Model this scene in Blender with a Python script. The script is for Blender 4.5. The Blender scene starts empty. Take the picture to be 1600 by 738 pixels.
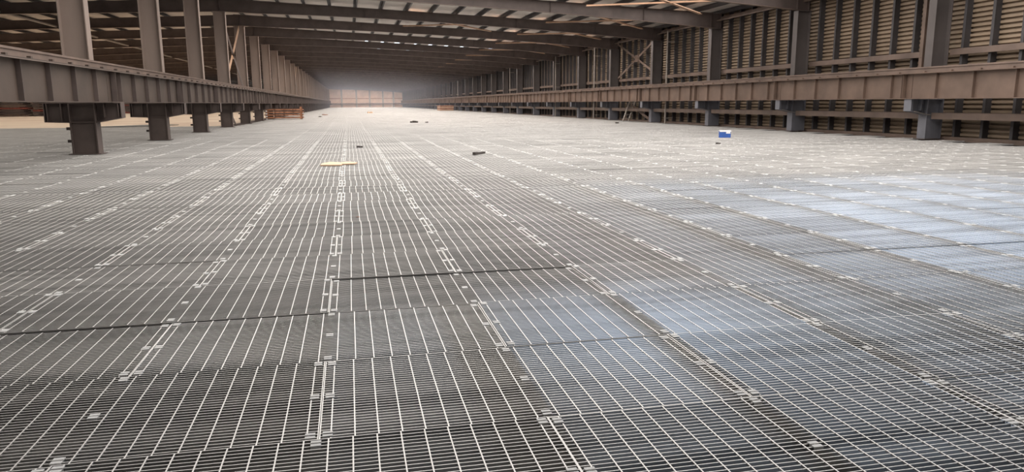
import bpy, bmesh, math, random
import numpy as np
from mathutils import Matrix, Vector
random.seed(7); rng = np.random.default_rng(7)
S = bpy.context.scene
C = S.collection

# ------------------------------------------------------------------ camera
F, PITCH, YAW, ROLL, H = 1136.66, .181, .2166, -.0051, 1.3826
def cam_axes():
    cy, sy, cp, sp = math.cos(YAW), math.sin(YAW), math.cos(PITCH), math.sin(PITCH)
    f = Vector((sy*cp, cy*cp, -sp)); r = Vector((cy, -sy, 0)); u = r.cross(f)
    cr, sr = math.cos(ROLL), math.sin(ROLL)
    return f, cr*r + sr*u, -sr*r + cr*u
CF, CR, CU = cam_axes()
cam = bpy.data.objects.new('camera', bpy.data.cameras.new('camera'))
cam.data.sensor_width = 36; cam.data.lens = F/1600*36
cam.data.clip_start = .05; cam.data.clip_end = 1000
m = Matrix.Identity(4)
for i in range(3): m[i][0], m[i][1], m[i][2] = CR[i], CU[i], -CF[i]
m[2][3] = H
cam.matrix_world = m
C.objects.link(cam); S.camera = cam

# ------------------------------------------------------------------ light and exposure
S.view_settings.view_transform = 'Standard'; S.view_settings.look = 'None'
S.view_settings.gamma = 1; S.view_settings.use_curve_mapping = False
S.view_settings.exposure = 0.0
w = bpy.data.worlds.new('sky'); S.world = w; w.use_nodes = True
w.node_tree.nodes['Background'].inputs[0].default_value = (.80, .88, 1, 1)
w.node_tree.nodes['Background'].inputs[1].default_value = 2.0
K0, BAY, NB = 23.0, 8.3024, 32          # first column in view, bay length, bays
Y_END = K0 + NB*BAY + 1.0
Y_BACK = -9.0
def ky(k): return K0 + k*BAY
def ztop(x):                              # top of rafters
    return 7.64 - .0458*abs(x + 7.3)
def area(name, x0, x1, y0, y1, z, power, col, rot=0.0):
    l = bpy.data.lights.new(name, 'AREA'); l.shape = 'RECTANGLE'; l.size = x1-x0; l.size_y = y1-y0
    l.energy = power; l.color = col
    o = bpy.data.objects.new(name, l); o.location = ((x0+x1)/2, (y0+y1)/2, z); o.rotation_euler = (rot, 0, 0)
    C.objects.link(o); return o
# fill lamps added under the closed roof
for k in range(-2, NB):
    g = {-2: 1.75, -1: 2.3, 0: 1.5, 1: 1.35, 2: 1.6}.get(k, 2.05)
    y = ky(k)
    o = area('added_roof_fill', -5.5, 19.5, y+(2.6 if k == -2 else .5), y+(7.8 if k < 2 else 2.3), 6.95, 1080*g, (1, .955, .91) if k < 3 else (1, .93, .865))
    o.rotation_euler = (0, math.atan(.0458), 0)
    if k < 14:
        area('added_roof_fill', -46, -10, y+.5, y+2.3, 6.0, 620, (1, .92, .82))
# cool daylight of the level below the grating
area('lower_level_daylight', 4.7, 12.0, 3.2, 11.0, -1.5, 1000, (.50, .70, 1), math.pi)
area('lower_level_daylight', 1.7, 2.7, 2.7, 4.2, -1.1, 38, (.50, .70, 1), math.pi)

# ------------------------------------------------------------------ materials
def mat(name, col, rough=.7, metal=0, var=.12, scale=3, col2=None, stretch=(1,1,1), rnd=0, bump=0, spec=.5, streak=False):
    M = bpy.data.materials.new(name); M.use_nodes = True
    nt = M.node_tree; N = nt.nodes; L = nt.links; b = N['Principled BSDF']
    b.inputs['Roughness'].default_value = rough; b.inputs['Metallic'].default_value = metal
    b.inputs['Specular IOR Level'].default_value = spec
    tc = N.new('ShaderNodeNewGeometry'); mp = N.new('ShaderNodeMapping'); mp.inputs['Scale'].default_value = stretch
    no = N.new('ShaderNodeTexNoise'); no.inputs['Scale'].default_value = scale; no.inputs['Detail'].default_value = 5
    no.inputs['Roughness'].default_value = .6
    L.new(tc.outputs['Position'], mp.inputs[0]); L.new(mp.outputs[0], no.inputs['Vector'])
    cr = N.new('ShaderNodeValToRGB'); cr.color_ramp.elements[0].position = .32; cr.color_ramp.elements[1].position = .68
    c2 = col2 or tuple(min(1, c*(1+var)) for c in col); c1 = tuple(c*(1-var) for c in col) if not col2 else col
    cr.color_ramp.elements[0].color = (*c1, 1); cr.color_ramp.elements[1].color = (*c2, 1)
    L.new(no.outputs['Fac'], cr.inputs[0]); out = cr.outputs[0]
    if rnd:
        oi = N.new('ShaderNodeObjectInfo'); mr = N.new('ShaderNodeMapRange')
        mr.inputs['To Min'].default_value = 1-rnd; mr.inputs['To Max'].default_value = 1+rnd*.4
        mx = N.new('ShaderNodeMixRGB'); mx.blend_type = 'MULTIPLY'; mx.inputs[0].default_value = 1
        L.new(oi.outputs['Random'], mr.inputs[0]); L.new(out, mx.inputs[1]); L.new(mr.outputs[0], mx.inputs[2]); out = mx.outputs[0]
    if streak:      # dust and weathering streaks drawn out along the bars
        m2 = N.new('ShaderNodeMapping'); m2.inputs['Scale'].default_value = (.35, 5, 1); n2 = N.new('ShaderNodeTexNoise'); n2.inputs['Scale'].default_value = 1.0
        n2.inputs['Detail'].default_value = 4; r2 = N.new('ShaderNodeMapRange'); r2.inputs['From Min'].default_value = .36; r2.inputs['From Max'].default_value = .56
        r2.inputs['To Min'].default_value = .62; r2.inputs['To Max'].default_value = 1.0
        L.new(tc.outputs['Position'], m2.inputs[0]); L.new(m2.outputs[0], n2.inputs['Vector']); L.new(n2.outputs['Fac'], r2.inputs[0])
        mx = N.new('ShaderNodeMixRGB'); mx.blend_type = 'MULTIPLY'; mx.inputs[0].default_value = 1
        L.new(out, mx.inputs[1]); L.new(r2.outputs[0], mx.inputs[2]); out = mx.outputs[0]
    L.new(out, b.inputs['Base Color'])
    if bump:
        bp = N.new('ShaderNodeBump'); bp.inputs['Strength'].default_value = bump; bp.inputs['Distance'].default_value = .01
        L.new(no.outputs['Fac'], bp.inputs['Height']); L.new(bp.outputs[0], b.inputs['Normal'])
    return M
ZINC = mat('galvanised steel', (.58, .565, .55), .5, .45, .10, .6, rnd=.16, streak=True)  # bar sides toned down, shade between the bars put into the colour
ZINC_LIT = mat('zinc with light painted on tops', (.86, .84, .81), .5, .3, .06, .6, rnd=.08)  # lighter copy of the zinc, light on bar and rod tops painted in
CLIP = mat('bright zinc clip', (.96, .955, .94), .7, .0, .03, 4)
PAINT = mat('brown primer paint', (.14, .098, .078), .55, 0, .25, 1.2)
DARK = mat('dark brown steel', (.09, .067, .060), .6, 0, .2, 1.5)
PALE = mat('pale dusty primer', (.26, .20, .17), .6, 0, .12, 1.0, stretch=(1, 1, .3))
GIRD = mat('rusty primer girder', (.135, .09, .068), .55, 0, .2, 1.3)
LGIRD = mat('dusty brown girder', (.066, .046, .036), .6, 0, .2, 1.3)
RUST = mat('rust red steel', (.29, .13, .07), .75, 0, .35, 4)
REDS = mat('dark red steel', (.20, .055, .04), .7, 0, .3, 3)
ORNG = mat('orange primer bracing', (.46, .29, .19), .6, 0, .2, 2)
UPR = mat('dark grey brown paint', (.095, .08, .076), .55, 0, .15, 1)
SLATE = mat('grey blue paint', (.15, .15, .17), .5, 0, .15, 1.5)
TAN = mat('dusty corrugated sheet', (.27, .20, .14), .55, .2, .18, .8, stretch=(1, .6, 1))
ROOFM = mat('roof sheet', (.52, .48, .44), .6, .1, .12, .5)
ENDM = mat('red brown end cladding', (.54, .37, .28), .7, 0, .15, .4)
FLOORM = mat('sand coloured floor', (.58, .44, .34), .8, 0, .12, .12, col2=(.74, .63, .50))
SLAB = mat('dark lower slab', (.10, .10, .105), .8, 0, .2, .6)
GIRT = mat('dark wall girt', (.055, .05, .052), .6, 0, .2, 2)
PIPE = mat('grey pipe', (.27, .235, .205), .5, .1, .1, 3)
CARD = mat('cardboard', (.60, .42, .29), .85, 0, .12, 5)
BLUE = mat('blue printed box', (.03, .10, .38), .5, 0, .1, 5)
WHITE = mat('white', (.85, .85, .86), .5, 0, .03, 5)
SCRAP = mat('dark scrap', (.05, .04, .035), .7, 0, .3, 8)
TARP = mat('dark green black sheet', (.018, .026, .028), .5, 0, .3, 2)

# ------------------------------------------------------------------ mesh helpers
class MB:
    def __init__(s): s.v = []; s.f = []
    def box(s, x0, x1, y0, y1, z0, z1):
        n = len(s.v)
        s.v += [(x0,y0,z0),(x1,y0,z0),(x1,y1,z0),(x0,y1,z0),(x0,y0,z1),(x1,y0,z1),(x1,y1,z1),(x0,y1,z1)]
        s.f += [tuple(n+i for i in q) for q in ((3,2,1,0),(4,5,6,7),(0,1,5,4),(1,2,6,5),(2,3,7,6),(3,0,4,7))]
        return s
    def prism(s, pts, axis, a, b):
        # pts: 2D outline; axis 'x','y','z' = extrusion direction
        n = len(s.v); k = len(pts)
        for t in (a, b):
            for p, q in pts:
                s.v.append({'x': (t, p, q), 'y': (p, t, q), 'z': (p, q, t)}[axis])
        s.f.append(tuple(range(n, n+k))[::-1]); s.f.append(tuple(range(n+k, n+2*k)))
        for i in range(k):
            j = (i+1) % k; s.f.append((n+i, n+j, n+k+j, n+k+i))
        return s
    def bar(s, a, b, w, t, up=(0,0,1)):
        a = Vector(a); b = Vector(b); d = (b-a).normalized(); u = Vector(up)
        r = d.cross(u).normalized(); u = r.cross(d).normalized(); n = len(s.v)
        for p in (a, b):
            for i, j in ((-1,-1),(1,-1),(1,1),(-1,1)): s.v.append(tuple(p + r*(i*w/2) + u*(j*t/2)))
        s.f += [tuple(n+i for i in q) for q in ((0,1,2,3),(7,6,5,4),(0,4,5,1),(1,5,6,2),(2,6,7,3),(3,7,4,0))]
        return s
    def tube(s, a, b, r, seg=10):
        a = Vector(a); b = Vector(b); d = (b-a).normalized()
        u = d.orthogonal().normalized(); v = d.cross(u); n = len(s.v)
        for p in (a, b):
            for i in range(seg):
                t = 2*math.pi*i/seg; s.v.append(tuple(p + u*(r*math.cos(t)) + v*(r*math.sin(t))))
        s.f.append(tuple(range(n, n+seg))[::-1]); s.f.append(tuple(range(n+seg, n+2*seg)))
        for i in range(seg):
            j = (i+1) % seg; s.f.append((n+i, n+j, n+seg+j, n+seg+i))
        return s
    def build(s, name, material, parent=None):
        me = bpy.data.meshes.new(name); me.from_pydata(s.v, [], s.f)
        bm = bmesh.new(); bm.from_mesh(me); bmesh.ops.recalc_face_normals(bm, faces=bm.faces); bm.to_mesh(me); bm.free()
        me.materials.append(material); me.shade_flat(); o = bpy.data.objects.new(name, me); C.objects.link(o)
        if parent: o.parent = parent
        return o
def tag(o, label=None, cat=None, group=None, kind=None):
    if label: o['label'] = label
    if cat: o['category'] = cat
    if group: o['group'] = group
    if kind: o['kind'] = kind
    return o
def thing(name, label, cat, loc=(0,0,0), group=None):
    o = bpy.data.objects.new(name, None); o.empty_display_size = .2; C.objects.link(o); o.location = loc
    return tag(o, label, cat, group)
def copy_tree(o, parent=None):
    c = o.copy(); C.objects.link(c)
    if parent: c.parent = parent
    for ch in kids.get(o, ()): copy_tree(ch, c)
    return c
kids = {}
def remember():
    kids.clear()
    for o in C.objects:
        if o.parent: kids.setdefault(o.parent, []).append(o)
def struct(o): o['kind'] = 'structure'; return o
ORD = ['nearest', 'second', 'third', 'fourth', 'fifth', 'sixth', 'seventh', 'eighth', 'ninth', 'tenth']
def nth(i): return ORD[i]

# ------------------------------------------------------------------ setting
XW = 21.5; XL = -50.0
def cladding(name, along, fixed, a, b, z0, z1, material, pitch=.16, amp=.028, horizontal=True):
    """trapezoidal profiled sheet; horizontal ribs (right wall) or vertical ribs (end walls)"""
    prof = ((0, 1), (.54, 1), (.62, 0), (.92, 0)) if horizontal else ((0, 0), (.18, 0), (.52, 1), (.78, 1), (.9, 0))
    v = []; f = []
    pts = []
    t = z0 if horizontal else a
    end = z1 if horizontal else b
    while t < end:
        for u, d in prof: pts.append((t+u*pitch, d*amp))
        t += pitch
    for t, d in pts:
        if horizontal: v += [(fixed-d, a, t), (fixed-d, b, t)] if along == 'y' else [(a, fixed-d, t), (b, fixed-d, t)]
        else: v += [(fixed+d, t, z0), (fixed+d, t, z1)] if along == 'y' else [(t, fixed-d, z0), (t, fixed-d, z1)]
    for i in range(len(pts)-1): f.append((2*i, 2*i+1, 2*i+3, 2*i+2))
    me = bpy.data.meshes.new(name); me.from_pydata(v, [], f); me.shade_flat(); me.materials.append(material)
    o = bpy.data.objects.new(name, me); C.objects.link(o); return struct(o)
cladding('wall_right', 'y', XW+.09, Y_BACK, Y_END, -3, 6.6, TAN, .165, .12)
cladding('wall_far', 'x', Y_END, XL, XW, -3, 7.9, ENDM, .5, .08, False)
cladding('wall_left', 'y', XL, Y_BACK, Y_END, -3, 7.9, PAINT, .5, .06, False)
struct(MB().box(XL, XW, Y_BACK-.2, Y_BACK, -3, 7.9).build('wall_back', DARK))
# lower slab and the plate floor of the left bay
fl = MB().box(XL, XW+.3, Y_BACK, Y_END, -3.2, -3.0).build('floor', SLAB); struct(fl)
fl = MB().box(XL, -8.6, 50.4, Y_END, -.10, -.012)
fl.build('floor', FLOORM)['kind'] = 'structure'
# roof sheets: slim gaps between purlins let the sky show before the eighth and ninth rafters
PX = [3.85+1.57*n for n in range(11, -8, -1)]            # purlin lines, right slope
def roof():
    v = []; f = []
    def quad(x0, x1, y0, y1):
        n = len(v); v.extend([(x0,y0,ztop(x0)+.21),(x1,y0,ztop(x1)+.21),(x1,y1,ztop(x1)+.21),(x0,y1,ztop(x0)+.21)]); f.append((n,n+1,n+2,n+3))
    ys = [Y_BACK]
    rows = []
    for k, dy in ((6, 1.7), (7, 2.7)): rows.append((ky(k)+dy, ky(k)+dy+.9, k))
    y = Y_BACK
    for y0, y1, k in rows:
        quad(-7.3, XW+.3, y, y0)
        x = -7.3
        for n in range(0, 13):
            c = 2.1+1.57*n + rng.uniform(-.25, .25); wd = rng.uniform(.10, .34)
            if rng.random() < .12: continue
            quad(x, c-wd, y0, y1); x = c+wd*.6
        quad(x, XW+.3, y0, y1); y = y1
    quad(-7.3, XW+.3, y, Y_END)
    quad(XL, -7.3, Y_BACK, Y_END)
    me = bpy.data.meshes.new('ceiling'); me.from_pydata(v, [], f); me.shade_flat(); me.materials.append(ROOFM)
    o = bpy.data.objects.new('ceiling', me); C.objects.link(o); struct(o)
roof()
# beams of the floor under every panel seam
X0 = -.1822
jm = MB()
jm.box(-.05, .05, Y_BACK, Y_END, -.037, -.027); jm.box(-.004, .004, Y_BACK, Y_END, -.20, -.037); jm.box(-.05, .05, Y_BACK, Y_END, -.21, -.20)
j0 = jm.build('floor_joist', DARK); struct(j0); first = True
for i in range(-8, 22):
    o = j0 if first else j0.copy()
    if not first: C.objects.link(o)
    first = False; o.location = (X0+i, 0, 0)

# ------------------------------------------------------------------ steel columns
def isec(mb, x0, x1, hw, z0, z1, tf=.03, tw=.02):
    mb.box(x0, x0+tf, -hw, hw, z0, z1); mb.box(x1-tf, x1, -hw, hw, z0, z1); mb.box(x0+tf, x1-tf, -tw/2, tw/2, z0, z1)
def column(side):
    L = side == 'left'
    r = thing('steel_column', 'x', 'column')
    ztl = 6.84 if L else 5.5
    st = MB(); isec(st, -.34, .34, .20, .02, 1.44)
    for z in (.90, 1.42): st.box(-.31, .31, -.19, .19, z-.01, z+.01)
    if L: st.box(-.31, .31, -.12, -.10, .02, .90)
    else: st.box(-.31, .31, -.19, -.17, .02, .90)
    st.build('lower_shaft', DARK if L else SLATE, r)
    up = MB(); isec(up, -.34, .34, .175, 1.44, ztl, .025, .016)
    up.box(-.315, .315, -.17, .17, ztl-.02, ztl)
    up.build('upper_shaft', PALE if L else UPR, r)
    MB().box(-.42, .42, -.28, .28, 0, .02).build('base_plate', DARK, r)
    for s in (-1, 1):
        if not L and s == 1: continue
        reach = (1.02 if s > 0 else .97) if L else 1.02
        z_in, z_out = .90, (1.03 if s > 0 or not L else .92)
        c = MB()
        c.prism([(s*.34, z_in), (s*reach, z_out), (s*reach, 1.44), (s*.34, 1.44)], 'y', -.012, .012)
        c.prism([(s*.34, z_in-.02), (s*reach, z_out-.02), (s*reach, z_out), (s*.34, z_in)], 'y', -.18, .18)
        c.prism([(s*.34, 1.42), (s*reach, 1.42), (s*reach, 1.44), (s*.34, 1.44)], 'y', -.18, .18)
        for t in (.55, .92): c.box(s*reach*t-.01, s*reach*t+.01, -.17, .17, z_out, 1.42)
        x = s*reach; c.box(min(x, x-s*.02), max(x, x-s*.02), -.18, .18, z_out, 1.42)
        c.build('corbel', DARK if L else SLATE, r)
    if L:
        for z in (.37, .72): MB().box(-.46, -.34, -.12, -.02, z-.04, z+.04).build('cleat', SCRAP, r)
    else:
        # pale strip added as the lit edge of the corbel's lower flange
        MB().bar((-.9, -.22, 1.0), (-.2, -.22, .86), .05, .02).build('stay', PIPE, r)
    return r
XCL, XCR = -7.32, 20.74
colL = column('left'); colR = column('right'); remember()
for proto, x, side in ((colL, XCL, 'left'), (colR, XCR, 'right')):
    first = True
    for k in range(0 if side == 'left' else -1, NB+1):
        o = proto if first else copy_tree(proto); first = False
        o.location = (x, ky(k), .010)
        i = k
        if k < 0: lab = 'grey-brown steel column on the right wall side, cut by the right edge'
        elif i < 8:
            lab = ('pale brown steel column on dark stub, %s from the camera in the left row' if side == 'left'
                   else 'dark steel column on grey-blue stub, %s from the camera along the right wall') % nth(i)
        else:
            lab = 'distant pale column in the left row merging towards the far end' if side == 'left' else 'distant dark column along the right wall merging towards the far end'
        tag(o, lab, 'column', 'columns of the %s row' % side)

# ------------------------------------------------------------------ crane girders, one per bay
def girder(side):
    L = side == 'left'; Mx = LGIRD if L else GIRD
    r = thing('crane_girder', 'x', 'girder')
    b = MB(); y1 = BAY-.012
    b.box(-.19, .19, 0.012, y1, 1.45, 1.475); b.box(-.21, .21, 0.012, y1, 2.33, 2.355); b.box(-.007, .007, .012, y1, 1.475, 2.33)
    b.build('girder_beam', Mx, r)
    cam_s = 1 if L else -1
    for y in (.42, .97, 2.46, 4.0, 5.57, 7.12):
        s = MB(); s.box(-.115, -.008, y-.008, y+.008, 1.475, 2.33); s.box(.008, .115, y-.008, y+.008, 1.475, 2.33)
        if y == .42:
            s.box(cam_s*.09-.08, cam_s*.09+.08, y-.13, y-.115, 1.475, 2.33)
            s.box(cam_s*.02-.01, cam_s*.02+.01, y-.13, y+.01, 1.475, 2.33)
        s.build('stiffener', GIRD if not L else DARK, r)
    rl = MB(); rl.box(-.065, .065, 0, BAY, 2.355, 2.37); rl.box(-.01, .01, 0, BAY, 2.37, 2.51); rl.box(-.04, .04, 0, BAY, 2.51, 2.56)
    rl.build('crane_rail', PAINT, r)
    for i in range(7):
        y = .6+i*1.18
        cl = MB(); cl.box(-.15, -.07, y-.05, y+.05, 2.355, 2.41); cl.box(-.07, .07, y-.05, y+.05, 2.366, 2.376); cl.box(.07, .15, y-.05, y+.05, 2.355, 2.41)
        cl.build('rail_clamp', Mx, r)
    if L:
        # angle along the outer flange edge, the cable rail seen above the girder
        e = MB(); e.box(.19, .205, 0, BAY, 2.315, 2.356); e.build('edge_angle', PALE, r)
    return r
gL = girder('left'); gR = girder('right'); remember()
for proto, x, side in ((gL, -6.66, 'left'), (gR, 19.86, 'right')):
    first = True
    for k in range(-1, NB):
        o = proto if first else copy_tree(proto); first = False
        o.location = (x, ky(k), 0)
        where = 'in front of the left columns' if side == 'left' else 'along the right wall'
        colour = 'dark brown' if side == 'left' else 'rusty tan'
        lab = ('%s crane girder span %s, %s in view' % (colour, where, nth(k+1))) if k < 6 else ('far %s crane girder span %s, narrowing in the distance' % (colour, where))
        tag(o, lab, 'girder', 'crane girder spans of the %s side' % side)
o = gL.copy(); C.objects.link(o); o.location = (-8.1, ky(0), 0)
bpy.data.objects.remove(o)

# ------------------------------------------------------------------ rafters
def rafter():
    r = thing('roof_rafter', 'x', 'rafter')
    P = [(-6.98, 6.86), (-5.2, 6.80), (-1.5, 6.74), (2.4, 6.62), (6.4, 6.44), (10.6, 6.22), (15, 5.96), (20.38, 5.56)]
    w_ = MB(); top = [(x, ztop(x)-.02) for x, _ in P]
    full = [(-7.66, 6.87)] + P + [(21.06, 5.52)]
    for (a, za), (b, zb) in zip(full[:-1], full[1:]):
        w_.prism([(a, za), (b, zb), (b, ztop(b)-.02), (a, ztop(a)-.02)], 'y', -.008, .008)
    w_.build('web', DARK, r)
    f = MB()
    for (a, za), (b, zb) in zip(full[:-1], full[1:]):
        f.prism([(a, za-.02), (b, zb-.02), (b, zb), (a, za)], 'y', -.125, .125)
    f.build('lower_flange', PAINT, r)
    f = MB(); f.prism([(-7.66, ztop(-7.66)-.02), (21.06, ztop(21.06)-.02), (21.06, ztop(21.06)), (-7.66, ztop(-7.66))], 'y', -.125, .125)
    f.build('upper_flange', DARK, r)
    s = MB()
    for x in (-7.3, 1.2, 10.9, 16.3, 20.4, 21.0):
        zb = np.interp(x, [p for p, _ in full], [q for _, q in full])
        s.box(x-.008, x+.008, -.12, .12, zb, ztop(x)-.02)
    s.build('stiffeners', DARK, r)
    return r
rf = rafter(); remember()
first = True
for k in range(-1, NB+1):
    o = rf if first else copy_tree(rf); first = False
    o.location = (0, ky(k), 0)
    i = k-1
    lab = ('dark brown tapered roof rafter across the hall, %s from the camera' % nth(i)) if 0 <= i < 8 else ('dark roof rafter across the hall in the hazy distance' if k > 1 else 'dark brown roof rafter above the camera')
    tag(o, lab, 'rafter', 'roof rafters of the main hall')
def lrafter():
    r = thing('roof_rafter', 'x', 'rafter')
    w_ = MB(); w_.prism([(-7.66, 6.86), (-20, 6.45), (-36, 5.6), (XL, 5.0), (XL, ztop(XL)-.02), (-7.66, ztop(-7.66)-.02)], 'y', -.01, .01)
    w_.build('web', DARK, r)
    f = MB()
    for a, za, b, zb in ((-20, 6.45, -7.66, 6.86), (-36, 5.6, -20, 6.45), (XL, 5.0, -36, 5.6)):
        f.prism([(a, za-.02), (b, zb-.02), (b, zb), (a, za)], 'y', -.125, .125)
    f.build('lower_flange', PAINT, r); return r
lr = lrafter(); remember(); first = True
for k in range(-1, 18):
    o = lr if first else copy_tree(lr); first = False
    o.location = (0, ky(k), 0)
    tag(o, 'dark roof rafter of the left bay, behind the left column row', 'rafter', 'roof rafters of the left bay')

# purlins run the length of the hall
def purlin(x):
    z = ztop(x)
    b = MB(); b.box(x-.05, x-.04, Y_BACK, Y_END, z, z+.2); b.box(x-.05, x+.06, Y_BACK, Y_END, z, z+.006); b.box(x-.16, x+.05, Y_BACK, Y_END, z+.194, z+.2)
    return b.build('roof_purlin', GIRT)
for x in PX:
    if x < 21.4: tag(purlin(x), 'dark purlin running lengthwise under the pale roof sheets of the main hall', 'purlin', 'purlins of the main hall roof')
for n in range(24):
    x = -8.8-1.7*n
    if x > XL: tag(purlin(x), 'dark purlin under the roof of the left bay', 'purlin', 'purlins of the left bay roof')
tag(MB().tube((-19.0, Y_BACK+1, 6.6), (-19.0, 200, 6.6), .07).build('roof_pipe', PIPE), 'pale pipe running lengthwise under the roof of the left bay', 'pipe')

# orange roof bracing crosses near the right eave
def brace(name, xa, xb, ya, yb, dz, label, group, mt=ORNG, ww=.2):
    r = thing(name, label, 'bracing', ((xa+xb)/2, (ya+yb)/2, ztop((xa+xb)/2)+dz), group)
    for s in (0, 1):
        a = (xa, ya, ztop(xa)+dz-(.03 if s else 0)); b = (xb, yb, ztop(xb)+dz-(.03 if s else 0))
        if s: a = (xa, yb, a[2]); b = (xb, ya, b[2])
        mb = MB().bar(a, b, ww, .012); mb.bar((a[0], a[1], a[2]+.04), (b[0], b[1], b[2]+.04), .012, .08)
        o = mb.build('diagonal', mt, r); o.location = (-r.location[0], -r.location[1], -r.location[2])
    return r
for k in range(0, 14):
    brace('roof_bracing', 12.6, 19.2, ky(k)+1.1, ky(k+1)-1.1, -.27,
          'tan orange roof bracing cross near the right eave, %s' % ('%s cross from the camera' % nth(k-1) if 1 <= k < 8 else 'far off'), 'roof bracing crosses at the right eave')
brace('roof_bracing', 4.1, 10.6, ky(3)+1.1, ky(4)-1.1, -.20, 'pale orange roof bracing cross near the middle of the roof', 'roof bracing crosses mid roof')

# X bracing in the column rows
def xbrace(x, k, z0, z1, label, ma, mb_, wd=.20):
    r = thing('column_bracing', label, 'bracing', (x, ky(k)+BAY/2, z0), 'bracing crosses between columns')
    h = BAY/2-.25
    p = [((0, -h, 0), (0, -.25, (z1-z0)*.47)), ((0, .25, (z1-z0)*.53), (0, h, z1-z0))]
    for a, b in p: MB().bar(a, b, .02, wd).build('diagonal', ma, r)
    MB().bar((.05, h, 0), (.05, -h, z1-z0), .02, wd).build('diagonal', mb_, r)
    MB().box(-.01, .06, -.3, .3, (z1-z0)/2-.25, (z1-z0)/2+.25).build('gusset_plate', ma, r)
xbrace(-7.32, 3, 2.45, 6.7, 'steel bracing cross above the girder between the fourth and fifth left columns', ORNG, DARK, .34)
xbrace(-7.32, 10, 2.45, 6.7, 'small distant bracing cross above the left girder', ORNG, DARK, .34)
xbrace(20.95, 3, 3.25, 5.9, 'dark bracing cross on the right wall between fourth and fifth columns', PAINT, PAINT, .16)
t = thing('floor_level_brace', 'dark slanting brace under the left girder between fourth and fifth columns', 'bracing', (-7.32, ky(3)+2.3, 0))
MB().bar((0, -1.9, 1.3), (0, 1.2, .02), .03, .22).build('diagonal', DARK, t)
MB().box(-.05, .05, 1.1, 1.6, 0, .05).build('foot_plate', DARK, t)
t = thing('wall_brace', 'rusty slanting brace behind the stepladder on the right wall', 'bracing', (20.88, ky(3)+2.2, 0))
MB().bar((0, 2.6, 1.2), (0, -1.5, .03), .03, .2).build('diagonal', GIRD, t)
MB().box(-.05, .05, -1.9, -1.4, 0, .05).build('foot_plate', RUST, t)

# ------------------------------------------------------------------ right wall framing
gm = MB(); gm.box(-.04, -.03, -.1, .1, 0, 6.5); gm.box(-.04, .04, -.1, -.092, 0, 6.5); gm.box(-.04, .04, .092, .1, 0, 6.5)
gm = MB()
gm.box(-.13, .13, -.06, -.052, -.25, 6.45); gm.box(-.13, -.122, -.06, .06, -.25, 6.45); gm.box(.122, .13, -.06, .06, -.25, 6.45)
g0 = gm.build('wall_girt', GIRT); first = True
for k in range(-1, NB):
    for i in range(7):
        y = ky(k) + (i+.5)*BAY/7
        o = g0 if first else g0.copy()
        if not first: C.objects.link(o)
        first = False; o.location = (XW-.135, y, 0)
        tag(o, 'dark vertical girt holding the corrugated sheets of the right wall', 'girt', 'vertical girts of the right wall')
rm = MB(); rm.box(-.06, .06, .20, BAY-.20, 2.99, 3.0); rm.box(-.06, .06, .20, BAY-.20, 3.19, 3.2); rm.box(-.06, -.05, .20, BAY-.20, 3.0, 3.19)
lm = MB(); lm.box(-.68, .12, .28, BAY-.28, .93, .955); lm.box(-.68, -.665, .28, BAY-.28, .74, .93); lm.box(-.68, -.60, .28, BAY-.28, .735, .75); lm.box(.08, .12, .28, BAY-.28, .74, .93)
km = MB(); km.box(-.05, .10, 0, BAY, 0.0, .10); km.box(-.25, -.05, 0, BAY, -.03, .0)
em = MB(); em.box(-.04, .04, 0, BAY, 6.0, 6.2); em.tube((-.4, 0, 5.95), (-.4, BAY, 5.95), .05)
protos = [(rm.build('wall_rail', PAINT), XW-.33, 'brown rail on the right wall girts above the girder', 'wall rails of the right wall'),
          (lm.build('wall_ledge', PAINT), XW-.30, 'brown ledge channel on the right wall below the girder', 'ledge channels of the right wall'),
          (km.build('kick_channel', PAINT), XW-.28, 'brown channel at the foot of the right wall', 'kick channels of the right wall'),
          (em.build('eave_strut', PAINT), XW-.32, 'dark strut and pipe under the right eave', 'eave struts')]
for pr, x, lab, grp in protos:
    first = True
    for k in range(-1, NB):
        o = pr if first else pr.copy()
        if not first: C.objects.link(o)
        first = False; o.location = (x, ky(k), 0)
        if k < 5 and k >= -1:
            tag(o, lab + (', %s bay from the camera' % nth(k+1)), pr.name.split('_')[1], grp)
        else: tag(o, lab + ', distant bay', pr.name.split('_')[1], grp)
for i, y in enumerate((45.4, 60.0, 72.0, 93.5, 140.5)):
    r = thing('downpipe', 'thin pale vertical pipe on the right wall, %s pipe from the camera' % nth(i), 'pipe', (0, 0, 0), 'vertical pipes on the right wall')
    r.location = (20.40, y, .02)
    MB().tube((0, 0, 0), (0, 0, 5.9), .05).build('pipe', PIPE, r)
    for z in (.3, 2.9, 5.2): MB().box(-.08, .5, -.03, .03, z, z+.04).build('pipe_bracket', PIPE, r)
r = thing('downpipe', 'brown square duct standing left of the nearest right wall column', 'pipe', (21.0, 23.95, .96))
MB().box(-.09, .09, -.08, .08, 0, 5.1).build('pipe', GIRD, r)
for z in (.4, 2.0, 4.2): MB().box(-.10, .3, -.03, .03, z, z+.04).build('pipe_bracket', GIRD, r)

# end wall posts
pm = MB(); pm.box(-.3, .3, -.15, .15, 0, 7.2); p0 = pm.build('end_wall_post', PIPE); first = True
for x in (3.0, 13.0, -2.5, 8.0, 17):
    o = p0 if first else p0.copy()
    if not first: C.objects.link(o)
    first = False; o.location = (x, Y_END-.4, 0)
    tag(o, 'pale post against the red-brown far end wall', 'post', 'posts of the far end wall')
r = MB().box(-8, 20.9, Y_END-.25, Y_END-.12, 3.2, 3.5).build('end_wall_rail', RUST); tag(r, 'dark red rail across the far end wall', 'rail')
r = MB().box(-8, 20.9, Y_END-.9, Y_END-.3, 1.2, 1.6).build('end_wall_beam', GIRD); tag(r, 'brown beam across the foot of the far end wall', 'beam')

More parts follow.
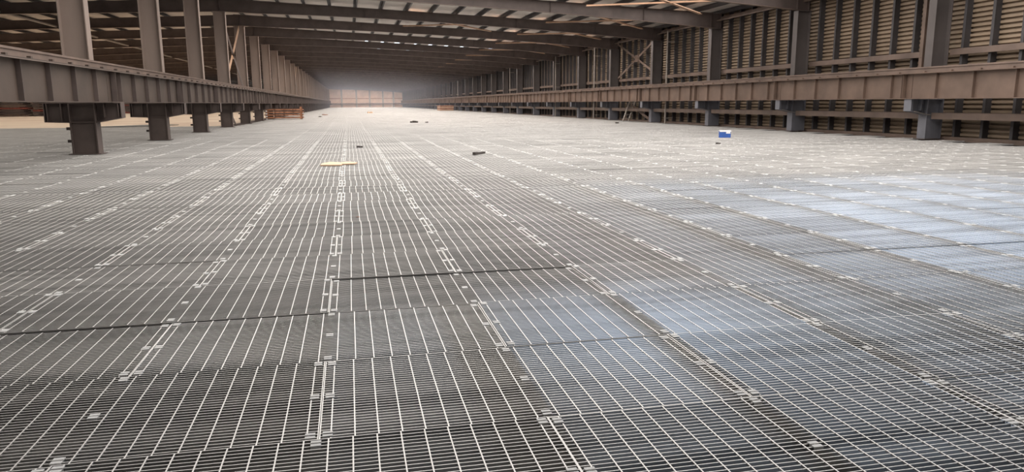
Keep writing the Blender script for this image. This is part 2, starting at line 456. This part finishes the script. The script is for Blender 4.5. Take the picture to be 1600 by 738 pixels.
# ------------------------------------------------------------------ the grating
PL, PW, GP = .972, 2.0, .0302            # panel length (y), width (x), bar pitch
def panel_geo(lod):
    v = []; f = []
    hw = PW/2-.004; n = 33; y0 = (PL-(n-1)*GP)/2; tb = .0042; dep = .025
    def bx(xa, xb, ya, yb, za, zb, sides):
        q = len(v); v.extend([(xa,ya,za),(xb,ya,za),(xb,yb,za),(xa,yb,za),(xa,ya,zb),(xb,ya,zb),(xb,yb,zb),(xa,yb,zb)])
        fs = {'t': (4,5,6,7), 'b': (3,2,1,0), 'f': (0,1,5,4), 'r': (1,2,6,5), 'k': (2,3,7,6), 'l': (3,0,4,7)}
        f.extend([tuple(q+i for i in fs[s]) for s in sides])
    for i in range(n):
        y = y0+i*GP; bx(-hw, hw, y-tb/2, y+tb/2, -dep, 0, 'tfk' if lod else 'tfkblr')
    for i in range(20):
        x = -PW/2+.05+.1*i; bx(x-.003, x+.003, y0, PL-y0, -.006, .0012, 'tlr' if lod else 'tlrbfk')
    for s in (-1, 1): bx(s*hw-.0025, s*hw+.0025, y0-tb/2, PL-y0+tb/2, -dep, .0004, 'tlr')
    return v, f
def clip_mesh():
    b = MB()
    for s in (-.5, .5):
        b.box(-.021, .021, s*GP-.0105, s*GP+.0105, .0013, .0045)
        b.box(-.021, .021, s*GP-.0105, s*GP-.0085, -.012, .0045)
    b.box(-.006, .006, -GP/2, GP/2, -.010, -.007); b.tube((0, 0, -.012), (0, 0, -.004), .006, 6)
    return b
XF0 = X0
def rows():
    j = int((Y_BACK-2.95)/PL)-1
    while True:
        y = 2.95+PL*j
        if y > Y_END-1: break
        if y > Y_BACK+.2: yield j, y
        j += 1
cf, cr_, cu = np.array(CF), np.array(CR), np.array(CU)
def screen(P):
    P = np.asarray(P)-[0, 0, H]; d = P@cf
    dd = np.where(d > .1, d, .1)
    return 800+F*(P@cr_)/dd, 369-F*(P@cu)/dd, d
cand = []; rest = []
for j, y in rows():
    off = X0 + (0 if j % 2 == 0 else 1)
    for i in range(-14, 12):
        xa = off+2*i
        if xa < -23 or xa+2 > 21.6: continue
        if xa < -7.9 and (y > 50 or y < 4): continue
        g = np.array([(xa+2*a, y+PL*b, 0) for a in np.linspace(0, 1, 5) for b in np.linspace(0, 1, 4)])
        X, Y, D = screen(g)
        inn = ((X > 0)&(X < 1600)&(Y > 0)&(Y < 738)&(D > .1)).mean()
        q = np.array([(xa, y, 0), (xa+2, y, 0), (xa+2, y+PL, 0), (xa, y+PL, 0)]); A, B, D2 = screen(q)
        ar = abs((A[2]-A[0])*(B[3]-B[1])-(A[3]-A[1])*(B[2]-B[0]))/2*inn if D.min() > .3 else (1e5*inn)
        cand.append((ar, xa+1, y, j))
cand.sort(reverse=True)
near = cand[:300]; rest = cand[300:]
pv, pf = panel_geo(False)
mb = MB(); mb.v = pv; mb.f = pf
rowj = {j: random.uniform(-.014, .014) for j, _ in rows()}
rowt = {j: random.gauss(0, .16) for j in rowj}
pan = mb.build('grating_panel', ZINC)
pan.data.materials.append(ZINC_LIT)
def lit_tops(me):  # upward faces get the lighter zinc as painted light
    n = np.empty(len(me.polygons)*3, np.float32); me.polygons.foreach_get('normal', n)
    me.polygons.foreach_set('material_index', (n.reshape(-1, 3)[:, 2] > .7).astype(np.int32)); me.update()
lit_tops(pan.data)
cl0 = clip_mesh().build('saddle_clip', CLIP); cl0.parent = pan
cl0.location = (-PW/2+.036, .045, 0)
for x in (-PW/2+.036, PW/2-.036, 0):
    for y in (.045, .47, .925):
        if x == -PW/2+.036 and y == .045: continue
        yy = .486+ (y-.486)*(1 if x else 1)
        o = cl0.copy(); C.objects.link(o); o.parent = pan; o.location = (x, yy, 0)
remember(); first = True
for ar, x, y, j in near:
    o = pan if first else copy_tree(pan); first = False
    o.location = (x+rowj[j], y+random.uniform(-.003, .003), random.uniform(-.005, .001)); o.rotation_euler = (math.radians(random.gauss(0, .26)+rowt[j]), 0, math.radians(random.gauss(0, .05)))
    tag(o, 'galvanised steel bar grating panel laid in the near part of the floor', 'grating', 'near grating panels of the floor')
# the rest of the grating as one object
pv, pf = panel_geo(True); pv = np.array(pv); pf = np.array(pf); nv = len(pv)
V = np.empty((len(rest)*nv, 3), np.float32); Fq = np.empty((len(rest)*len(pf), 4), np.int32)
for i, (ar, x, y, j) in enumerate(rest):
    t = math.tan(math.radians(random.gauss(0, .2)+rowt[j])); z = random.uniform(-.003, .001)
    q = pv.copy(); q[:, 2] += t*(q[:, 1]-PL/2)+z; q[:, 0] += x+rowj[j]; q[:, 1] += y
    V[i*nv:(i+1)*nv] = q; Fq[i*len(pf):(i+1)*len(pf)] = pf+i*nv
me = bpy.data.meshes.new('floor_grating'); me.vertices.add(len(V)); me.vertices.foreach_set('co', V.ravel())
me.loops.add(Fq.size); me.loops.foreach_set('vertex_index', Fq.ravel()); me.polygons.add(len(Fq))
me.polygons.foreach_set('loop_start', np.arange(0, Fq.size, 4, dtype=np.int32)); me.update(calc_edges=True); me.shade_flat()
me.materials.append(ZINC); me.materials.append(ZINC_LIT); lit_tops(me)
o = bpy.data.objects.new('floor_grating', me); C.objects.link(o)
tag(o, 'galvanised bar grating floor stretching away to the far end of the hall', 'grating', kind='stuff')

# ------------------------------------------------------------------ loose things
r = thing('steel_rack', 'rusty red steel rack of stacked frames beside the left columns', 'rack', (-5.8, 71.3, .02))
for i in range(4):
    b = MB(); z = .08+i*.24
    for y in (-.75, .75): b.box(-1.62, 1.62, y-.05, y+.05, z, z+.12)
    for x in (-1.6, -.8, 0, .8, 1.6): b.box(x-.05, x+.05, -.8, .8, z+.02, z+.10)
    b.build('frame', RUST, r)
for x in (-1.55, 1.45):
    for y in (-.72, .72): MB().box(x-.06, x+.06, y-.06, y+.06, 0, 1.12).build('post', WHITE if x < 0 and y < 0 else RUST, r)
r = thing('rust_stack', 'long orange-red stack of steel sections far off on the right', 'stack', (18.2, 142, 0))
for i in range(4):
    b = MB()
    for j in range(5): b.box(-1.3, 1.3, -2.4+j*1.0, -1.65+j*1.0, .02+i*.25, .2+i*.25)
    b.build('layer', RUST if i % 2 else ORNG, r)
BL = [('low dark red steel bundle at the left edge under the girder', -47.5, 108, 1.9), ('tall red steel bundle with pale tops under the left girder', -42.6, 107, 3.0),
      ('middle dark red steel bundle under the left girder', -37.8, 108, 2.4), ('dark brown steel bundle left of the nearest left stub', -33, 109, 2.8),
      ('dark brown steel bundle seen between the two nearest left corbels', -34.5, 134, 3.0), ('dark brown steel bundle right behind the second left corbel', -29.8, 134, 2.8)]
for n, (lab, x, y, h_) in enumerate(BL):
    r = thing('steel_bundle', lab, 'stack', (x, y, 0), 'steel bundles on the left bay floor')
    for i in range(int(h_/.3)):
        b = MB()
        for q in range(6): b.box(-2.2+.1*(i % 2), 2.2-.15*(i % 3), -1.2+q*.42, -.9+q*.42, i*.3, i*.3+.22)
        for u in (-1.5, 1.5): b.box(u-.06, u+.06, -1.25, 1.25, i*.3+.22, i*.3+.3)
        b.build('layer', (REDS, PAINT, DARK, DARK)[(i+n) % 4], r)
# ladder against the right wall
r = thing('stepladder', 'grey metal ladder leaning below the girder by the right wall', 'ladder', (20.25, 52.1, 0))
for q in (-.22, .22): MB().bar((q, 0, .02), (q+.62, .25, 1.5), .09, .07).build('rail', PIPE, r)
for i in range(5):
    t = .12+i*.19; MB().bar((-.2+.62*t, .25*t, .02+1.48*t), (.2+.62*t, .25*t, .02+1.48*t), .06, .05).build('rung', PIPE, r)
# blue box
r = thing('carton', 'small blue and white carton on the grating before the right wall', 'box', (14.32, 26.25, .008)); r.rotation_euler = (0, 0, -.35)
b = MB(); b.box(-.21, .21, -.14, .14, .002, .26); b.build('body', BLUE, r)
b = MB(); b.box(-.22, .22, -.15, .15, .262, .275); b.box(-.22, .22, -.156, -.15, .225, .275); b.build('lid', WHITE, r)
b = MB(); b.box(.212, .216, -.10, .10, .12, .23); b.box(.03, .19, -.146, -.142, .16, .225); b.build('white_panel', WHITE, r)
# cardboard
r = thing('cardboard_sheet', 'torn tan cardboard sheet lying flat on the grating', 'cardboard', (-.28, 17.25, .003))
b = MB(); b.prism([(-.40, -.30), (.05, -.36), (.08, -.20), (.02, .35), (-.2, .55), (-.38, .15)], 'z', .004, .03); b.build('flap', CARD, r)
b = MB(); b.prism([(.06, -.18), (.36, -.16), (.42, .1), (.22, .42), (.04, .30)], 'z', .012, .036); b.build('flap', CARD, r)
# dark bar
r = MB().bar((-.16, -.28, .04), (.22, .30, .03), .05, .05).bar((-.18, -.32, .045), (-.08, -.17, .045), .09, .07).build('steel_offcut', SCRAP)
r.location = (3.42, 19.75, 0); tag(r, 'dark slanting steel offcut on the grating near the middle', 'scrap')
def lump(name, label, x, y, sx, sy, sz, mt=SCRAP, parts=3):
    b = MB()
    for i in range(parts):
        cx = (i-(parts-1)/2)*sx*.6; h_ = sz*random.uniform(.6, 1); n = 7
        pts = [(cx+sx*.5*math.cos(6.28*q/n)*random.uniform(.6, 1), sy*.5*math.sin(6.28*q/n)*random.uniform(.6, 1)) for q in range(n)]
        b.prism(pts, 'z', .002, h_)
    o = b.build(name, mt); o.location = (x, y, 0); return tag(o, label, 'debris')
lump('debris_lump', 'small dark lump on the grating below the far end wall, straight ahead', .29, 23.9, .10, .12, .07)
lump('debris_heap', 'dark torn scrap heap out on the middle of the grating', 4.62, 53.9, .30, .3, .16)
lump('debris_lump', 'small dark scrap just right of the torn scrap heap', 5.5, 53.6, .16, .2, .10, parts=2)
lump('debris_lump', 'small dark scrap in front of the blue carton', 12.0, 22.4, .13, .10, .05, parts=2)
lump('debris_lump', 'little rust red scrap beside the second clip row', .05, 9.1, .03, .03, .012, RUST, 2)
lump('debris_lump', 'dark speck of scrap far off beyond the rusty rack', -3.06, 81.8, .22, .3, .12, parts=2)
lump('debris_lump', 'rusty speck of scrap furthest off beyond the rusty rack', -2.94, 95.6, .35, .4, .12, RUST)
lump('debris_lump', 'yellowish scrap far off on the middle of the floor', 3.03, 111.2, .4, .5, .3, CARD)
lump('debris_lump', 'dark scrap on the floor near the foot of the ladder', 17.5, 46.6, .16, .2, .08, parts=2)
# dark sheet on the left bay floor
r = MB(); r.prism([(-16.5, 50.8), (-12.3, 51.2), (-11.6, 55), (-13.4, 56)], 'z', -.008, .02); o = r.build('tarpaulin', TARP)
tag(o, 'dark sheet lying on the sandy floor behind the two nearest left stubs', 'tarpaulin')

# ------------------------------------------------------------------ dust haze towards the far end
hz = MB().box(XL+.3, 21.2, 115, Y_END-.7, .08, 8.2).build('haze', SCRAP)
hm = bpy.data.materials.new('dust haze'); hm.use_nodes = True; n_ = hm.node_tree.nodes
n_.remove(n_['Principled BSDF']); vs = n_.new('ShaderNodeVolumeScatter'); vs.inputs['Color'].default_value = (.86, .88, 1, 1)
vs.inputs['Density'].default_value = .0014; hm.node_tree.links.new(vs.outputs[0], n_['Material Output'].inputs['Volume'])
hz.data.materials[0] = hm; tag(hz, 'thin bluish dust haze hanging in the far end of the hall', 'haze', kind='stuff')
